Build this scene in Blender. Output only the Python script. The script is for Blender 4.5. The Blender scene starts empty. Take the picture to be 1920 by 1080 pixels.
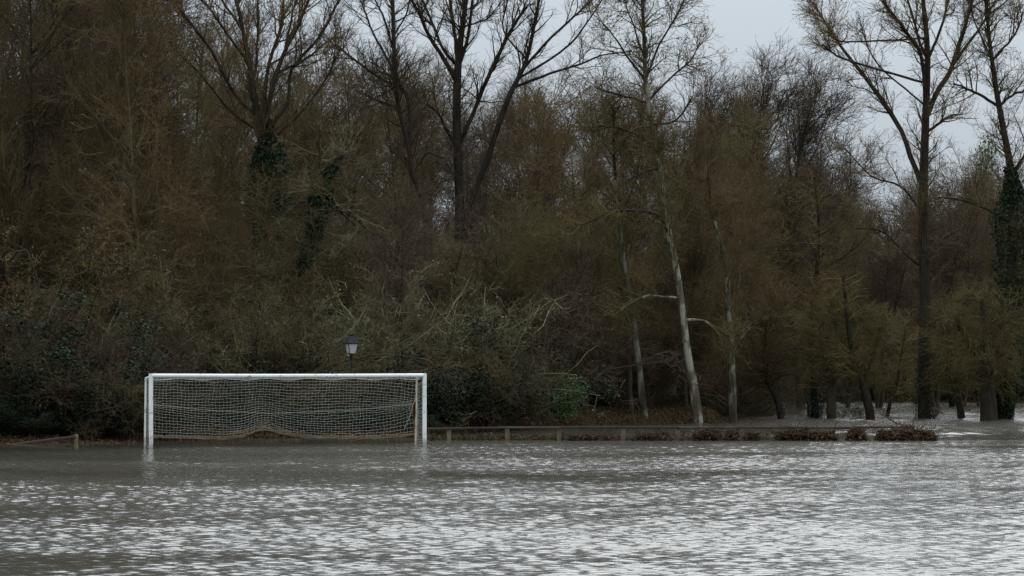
import bpy, math, zlib
import numpy as np

# ------------------------------------------------------------------ camera, sky, sun, exposure
SC = bpy.context.scene
COL = SC.collection
F, CX, HY, HC = 5560.0, 960.0, 685.0, 2.2      # focal length in photo pixels, centre column, horizon row, eye height above the flood
cam_d = bpy.data.cameras.new('camera')
cam = bpy.data.objects.new('camera', cam_d); COL.objects.link(cam)
cam.location = (0, 0, HC); cam.rotation_euler = (math.radians(90), 0, 0)
cam_d.sensor_width = 36.0; cam_d.lens = F / 1920 * 36.0
cam_d.shift_y = (HY - 540) / 1920
cam_d.clip_start = 0.5; cam_d.clip_end = 5000
SC.camera = cam

SUN_EL, SUN_AZ = math.radians(40), math.radians(16)     # azimuth from +Y clockwise: veiled sun beyond the wood, a little to the right
w = bpy.data.worlds.new('World'); SC.world = w; w.use_nodes = True
nt = w.node_tree; nt.nodes.clear()
N = nt.nodes.new
out = N('ShaderNodeOutputWorld'); bg = N('ShaderNodeBackground')
sky = N('ShaderNodeTexSky'); sky.sky_type = 'NISHITA'; sky.sun_disc = False
sky.sun_elevation = SUN_EL; sky.sun_rotation = SUN_AZ; sky.air_density = 1.0; sky.dust_density = 4.0
hs = N('ShaderNodeHueSaturation'); hs.inputs['Saturation'].default_value = 0.35
tc = N('ShaderNodeTexCoord'); sep = N('ShaderNodeSeparateXYZ')
mr = N('ShaderNodeMapRange'); mr.inputs['From Min'].default_value = 0.0; mr.inputs['From Max'].default_value = 1.0
mr.inputs['To Min'].default_value = 1.0; mr.inputs['To Max'].default_value = 5.0        # overcast sky: the zenith outshines the horizon
cn = N('ShaderNodeTexNoise'); cn.inputs['Scale'].default_value = 2.2; cn.inputs['Detail'].default_value = 4
cmap = N('ShaderNodeMapRange'); cmap.inputs['To Min'].default_value = 0.88; cmap.inputs['To Max'].default_value = 1.12
m1 = N('ShaderNodeMath'); m1.operation = 'MULTIPLY'
cc = N('ShaderNodeMix'); cc.data_type = 'RGBA'; cc.blend_type = 'MULTIPLY'; cc.inputs[0].default_value = 1
cc.inputs[6].default_value = (2.82, 3.2, 3.55, 1)
mix = N('ShaderNodeMix'); mix.data_type = 'RGBA'; mix.inputs[0].default_value = 0.96
L = nt.links.new
L(sky.outputs[0], hs.inputs['Color'])
L(tc.outputs['Generated'], sep.inputs[0]); L(sep.outputs['Z'], mr.inputs['Value'])
L(tc.outputs['Generated'], cn.inputs['Vector']); L(cn.outputs['Fac'], cmap.inputs['Value'])
L(mr.outputs[0], m1.inputs[0]); L(cmap.outputs[0], m1.inputs[1]); L(m1.outputs[0], cc.inputs[7])
L(hs.outputs[0], mix.inputs[6]); L(cc.outputs[2], mix.inputs[7])
L(mix.outputs[2], bg.inputs['Color']); bg.inputs['Strength'].default_value = 0.10
L(bg.outputs[0], out.inputs['Surface'])

sd = bpy.data.lights.new('sun', 'SUN'); sd.energy = 0.75; sd.angle = math.radians(60); sd.color = (1.0, 0.99, 0.97)
sun = bpy.data.objects.new('sun', sd); COL.objects.link(sun)
sun.rotation_euler = (math.radians(90) - SUN_EL, 0, math.pi - SUN_AZ)   # light arrives from the sun's azimuth
sun.location = (20, 60, 40)

SC.view_settings.view_transform = 'Standard'; SC.view_settings.look = 'None'
SC.view_settings.exposure = 0.45; SC.view_settings.gamma = 1.0; SC.view_settings.use_curve_mapping = False
SC.render.engine = 'CYCLES'
SC.cycles.use_denoising = True; SC.cycles.denoising_prefilter = 'NONE'
SC.cycles.max_bounces = 4; SC.cycles.diffuse_bounces = 2; SC.cycles.glossy_bounces = 2
SC.cycles.transparent_max_bounces = 4; SC.cycles.caustics_reflective = False; SC.cycles.caustics_refractive = False

# ------------------------------------------------------------------ helpers
def wx(px, Y): return (px - CX) * Y / F
def wz(py, Y): return HC - (py - HY) * Y / F
def P3(px, py, Y): return np.array([wx(px, Y), Y, wz(py, Y)])
def rng_of(s): return np.random.default_rng(zlib.crc32(s.encode()))
def unit(v): return v / np.maximum(np.linalg.norm(v, axis=-1, keepdims=True), 1e-9)

def tag(o, label=None, cat=None, group=None, kind=None):
    if label: o['label'] = label
    if cat: o['category'] = cat
    if group: o['group'] = group
    if kind: o['kind'] = kind
    return o

def empty(name, loc):
    o = bpy.data.objects.new(name, None); COL.objects.link(o); o.location = tuple(float(c) for c in loc)
    o.empty_display_size = 0.2
    return o

class Bag:
    """collects quads with a material slot each"""
    def __init__(s): s.v, s.f, s.m, s.n = [], [], [], 0
    def add(s, V, Q, m=0):
        V = np.asarray(V, float).reshape(-1, 3); Q = np.asarray(Q, int).reshape(-1, 4)
        s.v.append(V); s.f.append(Q + s.n); s.m.append(np.full(len(Q), m)); s.n += len(V)
    def mesh(s, name, mats, origin=(0, 0, 0), smooth=True):
        V = np.concatenate(s.v) - np.asarray(origin, float); Q = np.concatenate(s.f); M = np.concatenate(s.m)
        me = bpy.data.meshes.new(name)
        me.vertices.add(len(V)); me.vertices.foreach_set('co', V.astype(np.float32).ravel())
        me.loops.add(Q.size); me.loops.foreach_set('vertex_index', Q.astype(np.int32).ravel())
        me.polygons.add(len(Q)); me.polygons.foreach_set('loop_start', np.arange(0, Q.size, 4, dtype=np.int32))
        for m in mats: me.materials.append(m)
        me.polygons.foreach_set('material_index', M.astype(np.int32))
        me.polygons.foreach_set('use_smooth', np.full(len(Q), smooth))
        me.update(calc_edges=True); me.validate()
        return me
    def obj(s, name, mats, parent=None, origin=(0, 0, 0), smooth=True):
        o = bpy.data.objects.new(name, s.mesh(name, mats, origin, smooth)); COL.objects.link(o)
        if parent is not None: o.parent = parent
        return o
    # --- shapes
    def tubes(s, P, R, S=3, m=0):
        P = np.asarray(P, float); R = np.asarray(R, float)
        n, K, _ = P.shape
        T = np.empty_like(P); T[:, 1:-1] = P[:, 2:] - P[:, :-2]; T[:, 0] = P[:, 1] - P[:, 0]; T[:, -1] = P[:, -1] - P[:, -2]
        T = unit(T)
        ref = np.where(np.abs(T[:, :1, 2:3]) > 0.8, np.array([1., 0.13, 0]), np.array([0, 0.1, 1.]))
        A = unit(np.cross(T, ref)); B = np.cross(T, A)
        a = np.arange(S) * 2 * math.pi / S
        V = P[:, :, None] + R[:, :, None, None] * (A[:, :, None] * np.cos(a)[None, None, :, None] + B[:, :, None] * np.sin(a)[None, None, :, None])
        idx = np.arange(n * K * S).reshape(n, K, S)
        q = np.stack([idx[:, :-1], np.roll(idx, -1, 2)[:, :-1], np.roll(idx, -1, 2)[:, 1:], idx[:, 1:]], -1)
        s.add(V, q, m)
    def leaves(s, C, size, rng, m=0, flat=0.0, droop=0.0):
        C = np.asarray(C, float); n = len(C)
        if n == 0: return
        d = rng.normal(size=(n, 3)); d[:, 2] -= droop; d = unit(d)
        e = rng.normal(size=(n, 3)); e[:, 2] *= (1 - flat); e = unit(np.cross(d, e)); nn = np.cross(d, e)
        z = (size * rng.uniform(0.6, 1.3, n))[:, None]
        V = np.stack([C, C + d * z * .5 + e * z * .33 + nn * z * .1, C + d * z, C + d * z * .5 - e * z * .33 + nn * z * .1], 1)
        s.add(V, np.arange(4 * n).reshape(n, 4), m)
    def box(s, c, h, ax=None, m=0, bev=0.0):
        """bevelled box: centre, half sizes, axes rows"""
        ax = np.eye(3) if ax is None else np.asarray(ax, float); h = np.asarray(h, float); b = min(bev, h.min() * .6)
        if b <= 0:
            g = np.array([[i, j, k] for i in (-1, 1) for j in (-1, 1) for k in (-1, 1)], float) * h
            s.add(np.asarray(c) + g @ ax, [[0, 1, 3, 2], [4, 6, 7, 5], [0, 4, 5, 1], [2, 3, 7, 6], [0, 2, 6, 4], [1, 5, 7, 3]], m); return
        # octagonal profile swept along the longest axis with chamfered ends
        l = int(np.argmax(h)); i, j = [k for k in range(3) if k != l]
        prof = [(h[i] - b, h[j]), (-h[i] + b, h[j]), (-h[i], h[j] - b), (-h[i], -h[j] + b), (-h[i] + b, -h[j]), (h[i] - b, -h[j]), (h[i], -h[j] + b), (h[i], h[j] - b)]
        rings = []
        for t, sc in ((-h[l], 1 - b / min(h[i], h[j])), (-h[l] + b, 1), (h[l] - b, 1), (h[l], 1 - b / min(h[i], h[j]))):
            for (u, v) in prof:
                q = np.zeros(3); q[i] = u * sc; q[j] = v * sc; q[l] = t; rings.append(q)
        V = np.asarray(c) + np.array(rings) @ ax
        Q = [[r * 8 + k, r * 8 + (k + 1) % 8, r * 8 + 8 + (k + 1) % 8, r * 8 + 8 + k] for r in range(3) for k in range(8)]
        for o in (0, 24): Q += [[o, o + 1, o + 2, o + 3], [o, o + 3, o + 4, o + 7], [o + 4, o + 5, o + 6, o + 7]]
        s.add(V, Q, m)

def spline(pts, K):
    """Catmull-Rom resample of (n,d) points to K rows"""
    p = np.asarray(pts, float); n = len(p)
    if n == 2: return p[0] + (p[1] - p[0]) * np.linspace(0, 1, K)[:, None]
    e = np.vstack([2 * p[0] - p[1], p, 2 * p[-1] - p[-2]])
    t = np.linspace(0, n - 1 - 1e-6, K); i = t.astype(int); u = (t - i)[:, None]
    a, b, c, d = e[i], e[i + 1], e[i + 2], e[i + 3]
    return .5 * (2 * b + (c - a) * u + (2 * a - 5 * b + 4 * c - d) * u ** 2 + (3 * b - a - 3 * c + d) * u ** 3)

def sprout(P, R, n, rng, t0=.2, t1=1., ang=45, angj=15, length=None, lf=.4, lj=.35, K=4, up=.3, wig=.25, rf=.6, rcap=1., rtip=.003, bias=None, taper=.6):
    """n child branches spread over the parents by length"""
    P = np.asarray(P, float); R = np.asarray(R, float); Np, Kp, _ = P.shape
    ln = np.linalg.norm(np.diff(P, axis=1), axis=2).sum(1)
    i = rng.choice(Np, n, p=ln / ln.sum()); t = rng.uniform(t0, t1, n)
    f = t * (Kp - 1); k = np.minimum(f.astype(int), Kp - 2); u = (f - k)[:, None]
    pos = P[i, k] * (1 - u) + P[i, k + 1] * u; T = unit(P[i, k + 1] - P[i, k]); r = R[i, k] * (1 - u[:, 0]) + R[i, k + 1] * u[:, 0]
    perp = unit(np.cross(T, rng.normal(size=(n, 3))))
    a = np.radians(ang + angj * rng.normal(size=n))[:, None]
    d = unit(np.cos(a) * T + np.sin(a) * perp)
    if bias is not None: d = unit(d + np.asarray(bias))
    l = (length if length is not None else lf * ln[i]) * (1 - taper * t) * rng.uniform(1 - lj, 1 + lj, n)
    out = [pos]
    for s_ in range(K - 1):
        d = unit(d + np.array([0, 0, up / (K - 1)]) + wig * rng.normal(size=(n, 3)) / (K - 1) ** .5)
        out.append(out[-1] + d * (l / (K - 1))[:, None])
    r0 = np.minimum(np.minimum(r * rf, rcap), r)
    r0 = np.maximum(r0, rtip * 1.3)
    return np.stack(out, 1), r0[:, None] * (1 - np.linspace(0, 1, K) ** 1.0)[None] + rtip * np.linspace(0, 1, K)[None]

# ------------------------------------------------------------------ materials
def mat(name, cols, scale=3., rough=.85, detail=3., bump=0., stretch=(1, 1, 1), patch=None, patch_scale=1.2, patch_at=.58, rand=.25, spec=.12, bscale=None, coord='Object', translucent=0.):
    m = bpy.data.materials.new(name); m.use_nodes = True; t = m.node_tree; t.nodes.clear(); A = t.nodes.new; Lk = t.links.new
    o = A('ShaderNodeOutputMaterial'); b = A('ShaderNodeBsdfPrincipled'); Lk(b.outputs[0], o.inputs[0])
    b.inputs['Roughness'].default_value = rough; b.inputs['Specular IOR Level'].default_value = spec
    c = A('ShaderNodeTexCoord'); mp = A('ShaderNodeMapping'); mp.inputs['Scale'].default_value = stretch; Lk(c.outputs[coord], mp.inputs[0])
    no = A('ShaderNodeTexNoise'); no.inputs['Scale'].default_value = scale; no.inputs['Detail'].default_value = detail; Lk(mp.outputs[0], no.inputs['Vector'])
    r = A('ShaderNodeValToRGB'); e = r.color_ramp.elements
    for k in range(len(cols) - 2): e.new(.5)
    for k, cl in enumerate(cols):
        e[k].position = .3 + .4 * k / max(1, len(cols) - 1); e[k].color = (*cl, 1)
    Lk(no.outputs['Fac'], r.inputs[0]); colr = r.outputs[0]
    if patch is not None:
        n2 = A('ShaderNodeTexNoise'); n2.inputs['Scale'].default_value = patch_scale; n2.inputs['Detail'].default_value = 6; n2.inputs['Roughness'].default_value = .65; Lk(mp.outputs[0], n2.inputs['Vector'])
        q = A('ShaderNodeMapRange'); q.inputs['From Min'].default_value = patch_at - .04; q.inputs['From Max'].default_value = patch_at + .04; Lk(n2.outputs['Fac'], q.inputs['Value'])
        x = A('ShaderNodeMix'); x.data_type = 'RGBA'; x.inputs[7].default_value = (*patch, 1); Lk(q.outputs[0], x.inputs[0]); Lk(colr, x.inputs[6]); colr = x.outputs[2]
    if rand:
        oi = A('ShaderNodeObjectInfo'); q = A('ShaderNodeMapRange'); q.inputs['To Min'].default_value = 1 - rand; q.inputs['To Max'].default_value = 1 + rand; Lk(oi.outputs['Random'], q.inputs['Value'])
        h = A('ShaderNodeHueSaturation'); Lk(q.outputs[0], h.inputs['Value']); Lk(colr, h.inputs['Color']); colr = h.outputs[0]
    Lk(colr, b.inputs['Base Color'])
    if bump:
        n3 = A('ShaderNodeTexNoise'); n3.inputs['Scale'].default_value = bscale or scale * 4; n3.inputs['Detail'].default_value = 5; Lk(mp.outputs[0], n3.inputs['Vector'])
        bp = A('ShaderNodeBump'); bp.inputs['Strength'].default_value = bump; bp.inputs['Distance'].default_value = .03; Lk(n3.outputs['Fac'], bp.inputs['Height']); Lk(bp.outputs[0], b.inputs['Normal'])
    if translucent:
        tr = A('ShaderNodeBsdfTranslucent'); Lk(colr, tr.inputs['Color']); ms = A('ShaderNodeMixShader'); ms.inputs[0].default_value = translucent
        Lk(b.outputs[0], ms.inputs[1]); Lk(tr.outputs[0], ms.inputs[2]); Lk(ms.outputs[0], o.inputs[0])
    return m

M = {}
M['bark_dark'] = mat('bark_dark', [(.018, .014, .010), (.042, .033, .023)], 5, bump=.6, stretch=(1, 1, .3), patch=(.075, .072, .045), patch_scale=2.2, patch_at=.63)
M['bark_red'] = mat('bark_red', [(.028, .018, .012), (.058, .038, .025)], 5, bump=.6, stretch=(1, 1, .3), patch=(.08, .07, .045), patch_scale=2, patch_at=.64)
M['bark_pale'] = mat('bark_pale', [(.03, .026, .016), (.075, .064, .042)], 4, bump=.5, stretch=(1, 1, .35), patch=(.21, .2, .14), patch_scale=3.6, patch_at=.56)
M['bark_white'] = mat('bark_white', [(.04, .034, .021), (.11, .095, .065)], 4, bump=.6, stretch=(1, 1, .35), patch=(.22, .21, .155), patch_scale=3.4, patch_at=.54)
M['bark_olive'] = mat('bark_olive', [(.04, .032, .018), (.095, .08, .046)], 4, bump=.5, stretch=(1, 1, .35), patch=(.14, .135, .085), patch_scale=2.4, patch_at=.6)
M['twig_brown'] = mat('twig_brown', [(.066, .043, .019), (.145, .098, .045)], .6)
M['twig_olive'] = mat('twig_olive', [(.068, .05, .02), (.15, .112, .046)], .6)
M['twig_shrub'] = mat('twig_shrub', [(.042, .03, .015), (.09, .067, .033)], .8)
M['twig_red'] = mat('twig_red', [(.052, .034, .022), (.1, .068, .045)], .6)
M['twig_dark'] = mat('twig_dark', [(.036, .025, .014), (.075, .052, .03)], .6)
M['twig_lichen'] = mat('twig_lichen', [(.12, .105, .058), (.3, .28, .17)], 1.4)
M['twig_mixed'] = mat('twig_mixed', [(.06, .046, .022), (.12, .1, .05), (.26, .24, .14)], 1.1, detail=5)
M['lichen_tuft'] = mat('lichen_tuft', [(.12, .11, .055), (.28, .27, .16)], 2.)
M['leaf_olive'] = mat('leaf_olive', [(.085, .06, .02), (.15, .105, .035)], .8, translucent=.3)
M['leaf_orange'] = mat('leaf_orange', [(.1, .058, .019), (.19, .11, .036)], .8, translucent=.3)
M['leaf_brown'] = mat('leaf_brown', [(.028, .015, .009), (.065, .035, .019), (.12, .072, .042)], 4, rand=.15)
M['ivy'] = mat('ivy', [(.014, .024, .009), (.03, .046, .016)], 1.5, rough=.65, spec=.2)
M['ivy_bright'] = mat('ivy_bright', [(.04, .085, .022), (.08, .15, .042)], 1.5, rough=.55, spec=.3)
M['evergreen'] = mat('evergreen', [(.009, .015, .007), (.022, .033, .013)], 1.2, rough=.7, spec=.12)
M['wood'] = mat('wood', [(.04, .031, .022), (.085, .066, .048)], 3, bump=.5, stretch=(.3, 1, 1), patch=(.06, .062, .035), patch_scale=3)
M['post_wood'] = mat('post_wood', [(.075, .054, .036), (.14, .1, .068)], 4, bump=.5, stretch=(1, 1, .3))
M['white_paint'] = mat('white_paint', [(.74, .73, .69), (.84, .83, .80)], 2.5, rough=.55, bump=.08, patch=(.36, .31, .24), patch_scale=7, patch_at=.63, rand=0)
M['rusty_paint'] = mat('rusty_paint', [(.42, .22, .11), (.66, .58, .5)], 4, rough=.7, patch=(.36, .15, .055), patch_scale=3, patch_at=.54, stretch=(2, 2, 1), rand=0)
M['net'] = mat('net', [(.4, .39, .33), (.54, .53, .46)], 2, rough=.8, rand=0)
M['net_dirty'] = mat('net_dirty', [(.15, .115, .07), (.24, .19, .125)], 3, rough=.9, rand=0)
M['lamp_iron'] = mat('lamp_iron', [(.018, .018, .021), (.03, .03, .034)], 8, rough=.5, rand=0)
M['lamp_glass'] = mat('lamp_glass', [(.62, .62, .57), (.72, .72, .66)], 6, rough=.25, rand=0, spec=.5, translucent=.35)
M['ground'] = mat('ground', [(.014, .011, .007), (.028, .021, .012), (.042, .032, .018)], .7, detail=8, bump=.8, bscale=3, rand=0, spec=0., rough=1.)
M['grass'] = mat('grass', [(.045, .036, .017), (.07, .058, .025), (.085, .055, .028)], 2, rand=0)

def mud_line(m):
    t = m.node_tree; A = t.nodes.new; Lk = t.links.new; b = next(n for n in t.nodes if n.type == 'BSDF_PRINCIPLED')
    src = b.inputs['Base Color'].links[0].from_socket
    g = A('ShaderNodeNewGeometry'); sp = A('ShaderNodeSeparateXYZ'); Lk(g.outputs['Position'], sp.inputs[0])
    n = A('ShaderNodeTexNoise'); n.inputs['Scale'].default_value = 6; n.inputs['Detail'].default_value = 6; Lk(g.outputs['Position'], n.inputs['Vector'])
    a = A('ShaderNodeMath'); a.operation = 'MULTIPLY_ADD'; a.inputs[1].default_value = -.55; Lk(n.outputs['Fac'], a.inputs[0]); Lk(sp.outputs['Z'], a.inputs[2])
    r = A('ShaderNodeMapRange'); r.inputs['From Min'].default_value = -.22; r.inputs['From Max'].default_value = .06; r.inputs['To Min'].default_value = .75; r.inputs['To Max'].default_value = 0; Lk(a.outputs[0], r.inputs['Value'])
    x = A('ShaderNodeMix'); x.data_type = 'RGBA'; x.inputs[7].default_value = (.2, .16, .11, 1); Lk(r.outputs[0], x.inputs[0]); Lk(src, x.inputs[6]); Lk(x.outputs[2], b.inputs['Base Color'])
mud_line(M['white_paint'])

# water: silty flood, glossy, fine ripples on top of the modelled waves
def water_mat():
    m = bpy.data.materials.new('flood_water'); m.use_nodes = True; t = m.node_tree; b = t.nodes['Principled BSDF']; A = t.nodes.new; Lk = t.links.new
    b.inputs['Base Color'].default_value = (.066, .059, .045, 1); b.inputs['Roughness'].default_value = .06; b.inputs['IOR'].default_value = 1.36
    c = A('ShaderNodeTexCoord'); mp = A('ShaderNodeMapping'); mp.inputs['Scale'].default_value = (1, .7, 1); Lk(c.outputs['Object'], mp.inputs[0])
    n = A('ShaderNodeTexNoise'); n.inputs['Scale'].default_value = 13; n.inputs['Detail'].default_value = 2; Lk(mp.outputs[0], n.inputs['Vector'])
    bp = A('ShaderNodeBump'); bp.inputs['Distance'].default_value = .05; Lk(n.outputs['Fac'], bp.inputs['Height'])
    ga = A('ShaderNodeAttribute'); ga.attribute_name = 'gust'; q = A('ShaderNodeMath'); q.operation = 'MULTIPLY'; q.inputs[1].default_value = .14; Lk(ga.outputs['Fac'], q.inputs[0]); Lk(q.outputs[0], bp.inputs['Strength'])
    rr = A('ShaderNodeMapRange'); rr.inputs['From Max'].default_value = 3; rr.inputs['To Min'].default_value = .04; rr.inputs['To Max'].default_value = .40; Lk(ga.outputs['Fac'], rr.inputs['Value']); Lk(rr.outputs[0], b.inputs['Roughness'])
    Lk(bp.outputs[0], b.inputs['Normal'])
    return m
M['water'] = water_mat()

# ------------------------------------------------------------------ ground and flood
SHORE = (np.array([-400, -60, -14, -11.5, -9, -3.2, -1.6, 0, 2.5, 4.0, 7.8, 10.2, 14, 40, 400.]),
         np.array([84, 84, 84, 85.5, 88.8, 90.5, 97, 102, 105, 109, 111, 150, 172, 170, 170.]))
def ground_z(X, Y):
    X = np.asarray(X, float); Y = np.asarray(Y, float)
    s = Y - np.interp(X, *SHORE)
    p = np.maximum(s, 0)
    up = .22 * (1 - np.exp(-p / 1.2)) + .028 * p + .0003 * np.minimum(p, 140) ** 2
    z = np.where(s < 0, np.maximum(-.55, s * .14), up)
    return z + .05 * np.sin(X * 1.3 + Y * .7) * np.sin(Y * .9 - X * .4) * np.clip((s + 3) / 6, 0, 1)
gx = np.concatenate([np.linspace(-1500, -60, 16), np.linspace(-55, 55, 150), np.linspace(60, 1500, 16)])
gy = np.concatenate([np.linspace(-300, 70, 14), np.linspace(75, 215, 170), np.linspace(225, 3500, 30)])
GX, GY = np.meshgrid(gx, gy); GZ = ground_z(GX, GY)
b = Bag(); nx, ny = len(gx), len(gy); I = np.arange(nx * ny).reshape(ny, nx)
b.add(np.stack([GX, GY, GZ], -1), np.stack([I[:-1, :-1], I[:-1, 1:], I[1:, 1:], I[1:, :-1]], -1))
tag(b.obj('ground', [M['ground']]), 'muddy leaf-strewn ground rising under the woods', kind='structure')

def build_water():
    rng = rng_of('water')
    y = [-300, -120, -50, -20, 0, 10, 17, 21, 24]; d = .045
    while y[-1] < 172:
        y.append(y[-1] + d); d = max(.05, .0014 * y[-1]) if y[-1] < 92 else min(d * 1.03, .3)
    y = np.array(y + [178, 190, 210, 260, 330, 400.]); 
    u = np.concatenate([[-1], np.linspace(0, 1, 400), [2]])
    Y = np.repeat(y[:, None], len(u), 1)
    half = .21 * np.maximum(Y, 24) + 2.2
    X = (u[None] * 2 - 1) * half
    X[:, 0] = -400; X[:, -1] = 400
    dx = 2 * half / 400; dy = np.gradient(y)[:, None]
    Z = np.zeros_like(X)
    # gusts roughen some bands of the pitch; the lee of the wood stays calm
    g = .5 + .5 * np.sin(Y * .31 + .9 * np.sin(X * .17 + 1) + 1.7) * np.sin(X * .11 - Y * .13 + .6 * np.sin(Y * .23))
    g = .6 + .62 * g + .1 * np.sin(Y * 1.1 + 2 * np.sin(X * .6)) * np.sin(X * .45 + Y * .3)
    lee = np.clip((np.interp(X, *SHORE) - 4.5 - Y) / np.interp(X, [-20, -8, 0, 10], [13, 8, 3, 2]), 0, 1)
    lee = .10 + .90 * lee * lee * (3 - 2 * lee)
    wind = np.clip((X - 3) / 6, 0, 1); lee = np.where(Y > 87.5, .45 + .5 * wind, lee)
    lane = np.sin(Y * .75 + 1.3 * np.sin(X * .21 + 2) + .5 * np.sin(X * .9)) * np.sin(X * .16 + Y * .21 + 1.1)
    g = g * (1 - .22 * np.clip(lane, 0, 1) ** 2)
    amp = g * lee
    tot = np.full_like(X, .5)
    for j in range(64):
        lam = math.exp(rng.uniform(math.log(.08), math.log(.36)))
        th = rng.normal(-math.pi / 2 + .25, .85); k = 2 * math.pi / lam
        a = .0039 * lam
        res = np.clip(lam / (2.6 * np.maximum(dx, dy)) - .5, 0, 1)
        ph = k * (math.cos(th) * X + math.sin(th) * Y) + rng.uniform(0, 6.28)
        tot = tot + res * res
        Z += a * res * (np.sin(ph) + .18 * np.cos(2 * ph))
    Z *= np.minimum(np.sqrt(64 / tot), 3.) * (1 + .25 * np.clip((Y - 45) / 35, 0, 1))
    for j in range(26):                                    # open water between the flooded trunks
        lam = math.exp(rng.uniform(math.log(.75), math.log(1.5))); th = rng.normal(-math.pi / 2, .6); k = 2 * math.pi / lam
        Z += .0052 * lam * np.clip((Y - 88) / 8, 0, 1) * np.sin(k * (math.cos(th) * X + math.sin(th) * Y) + rng.uniform(0, 6.28)) * (np.maximum(dx, dy) < .45) * (1.2 + .9 * np.clip((X - 7) / 4, 0, 1) * np.clip((Y - 112) / 10, 0, 1))
    Z *= amp
    Z[:, 0] = 0; Z[:, -1] = 0; Z[:8] = 0
    b = Bag(); I = np.arange(X.size).reshape(X.shape)
    b.add(np.stack([X, Y, Z], -1), np.stack([I[:-1, :-1], I[:-1, 1:], I[1:, 1:], I[1:, :-1]], -1))
    wo = b.obj('flood_water', [M['water']])
    at = wo.data.attributes.new('gust', 'FLOAT', 'POINT')
    far = np.clip((Y - 90) / 25, 0, 1) * np.clip((X - 6) / 5, 0, 1)
    gust = np.clip(amp, .05, 1) * (Y <= 87.5) + (Y > 87.5) * (.5 + 1.3 * far)
    at.data.foreach_set('value', gust.astype(np.float32).ravel())
    tag(wo, 'wind-rippled brown flood water covering the pitch', kind='structure')
    print('water quads', X.size)
build_water()

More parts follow.
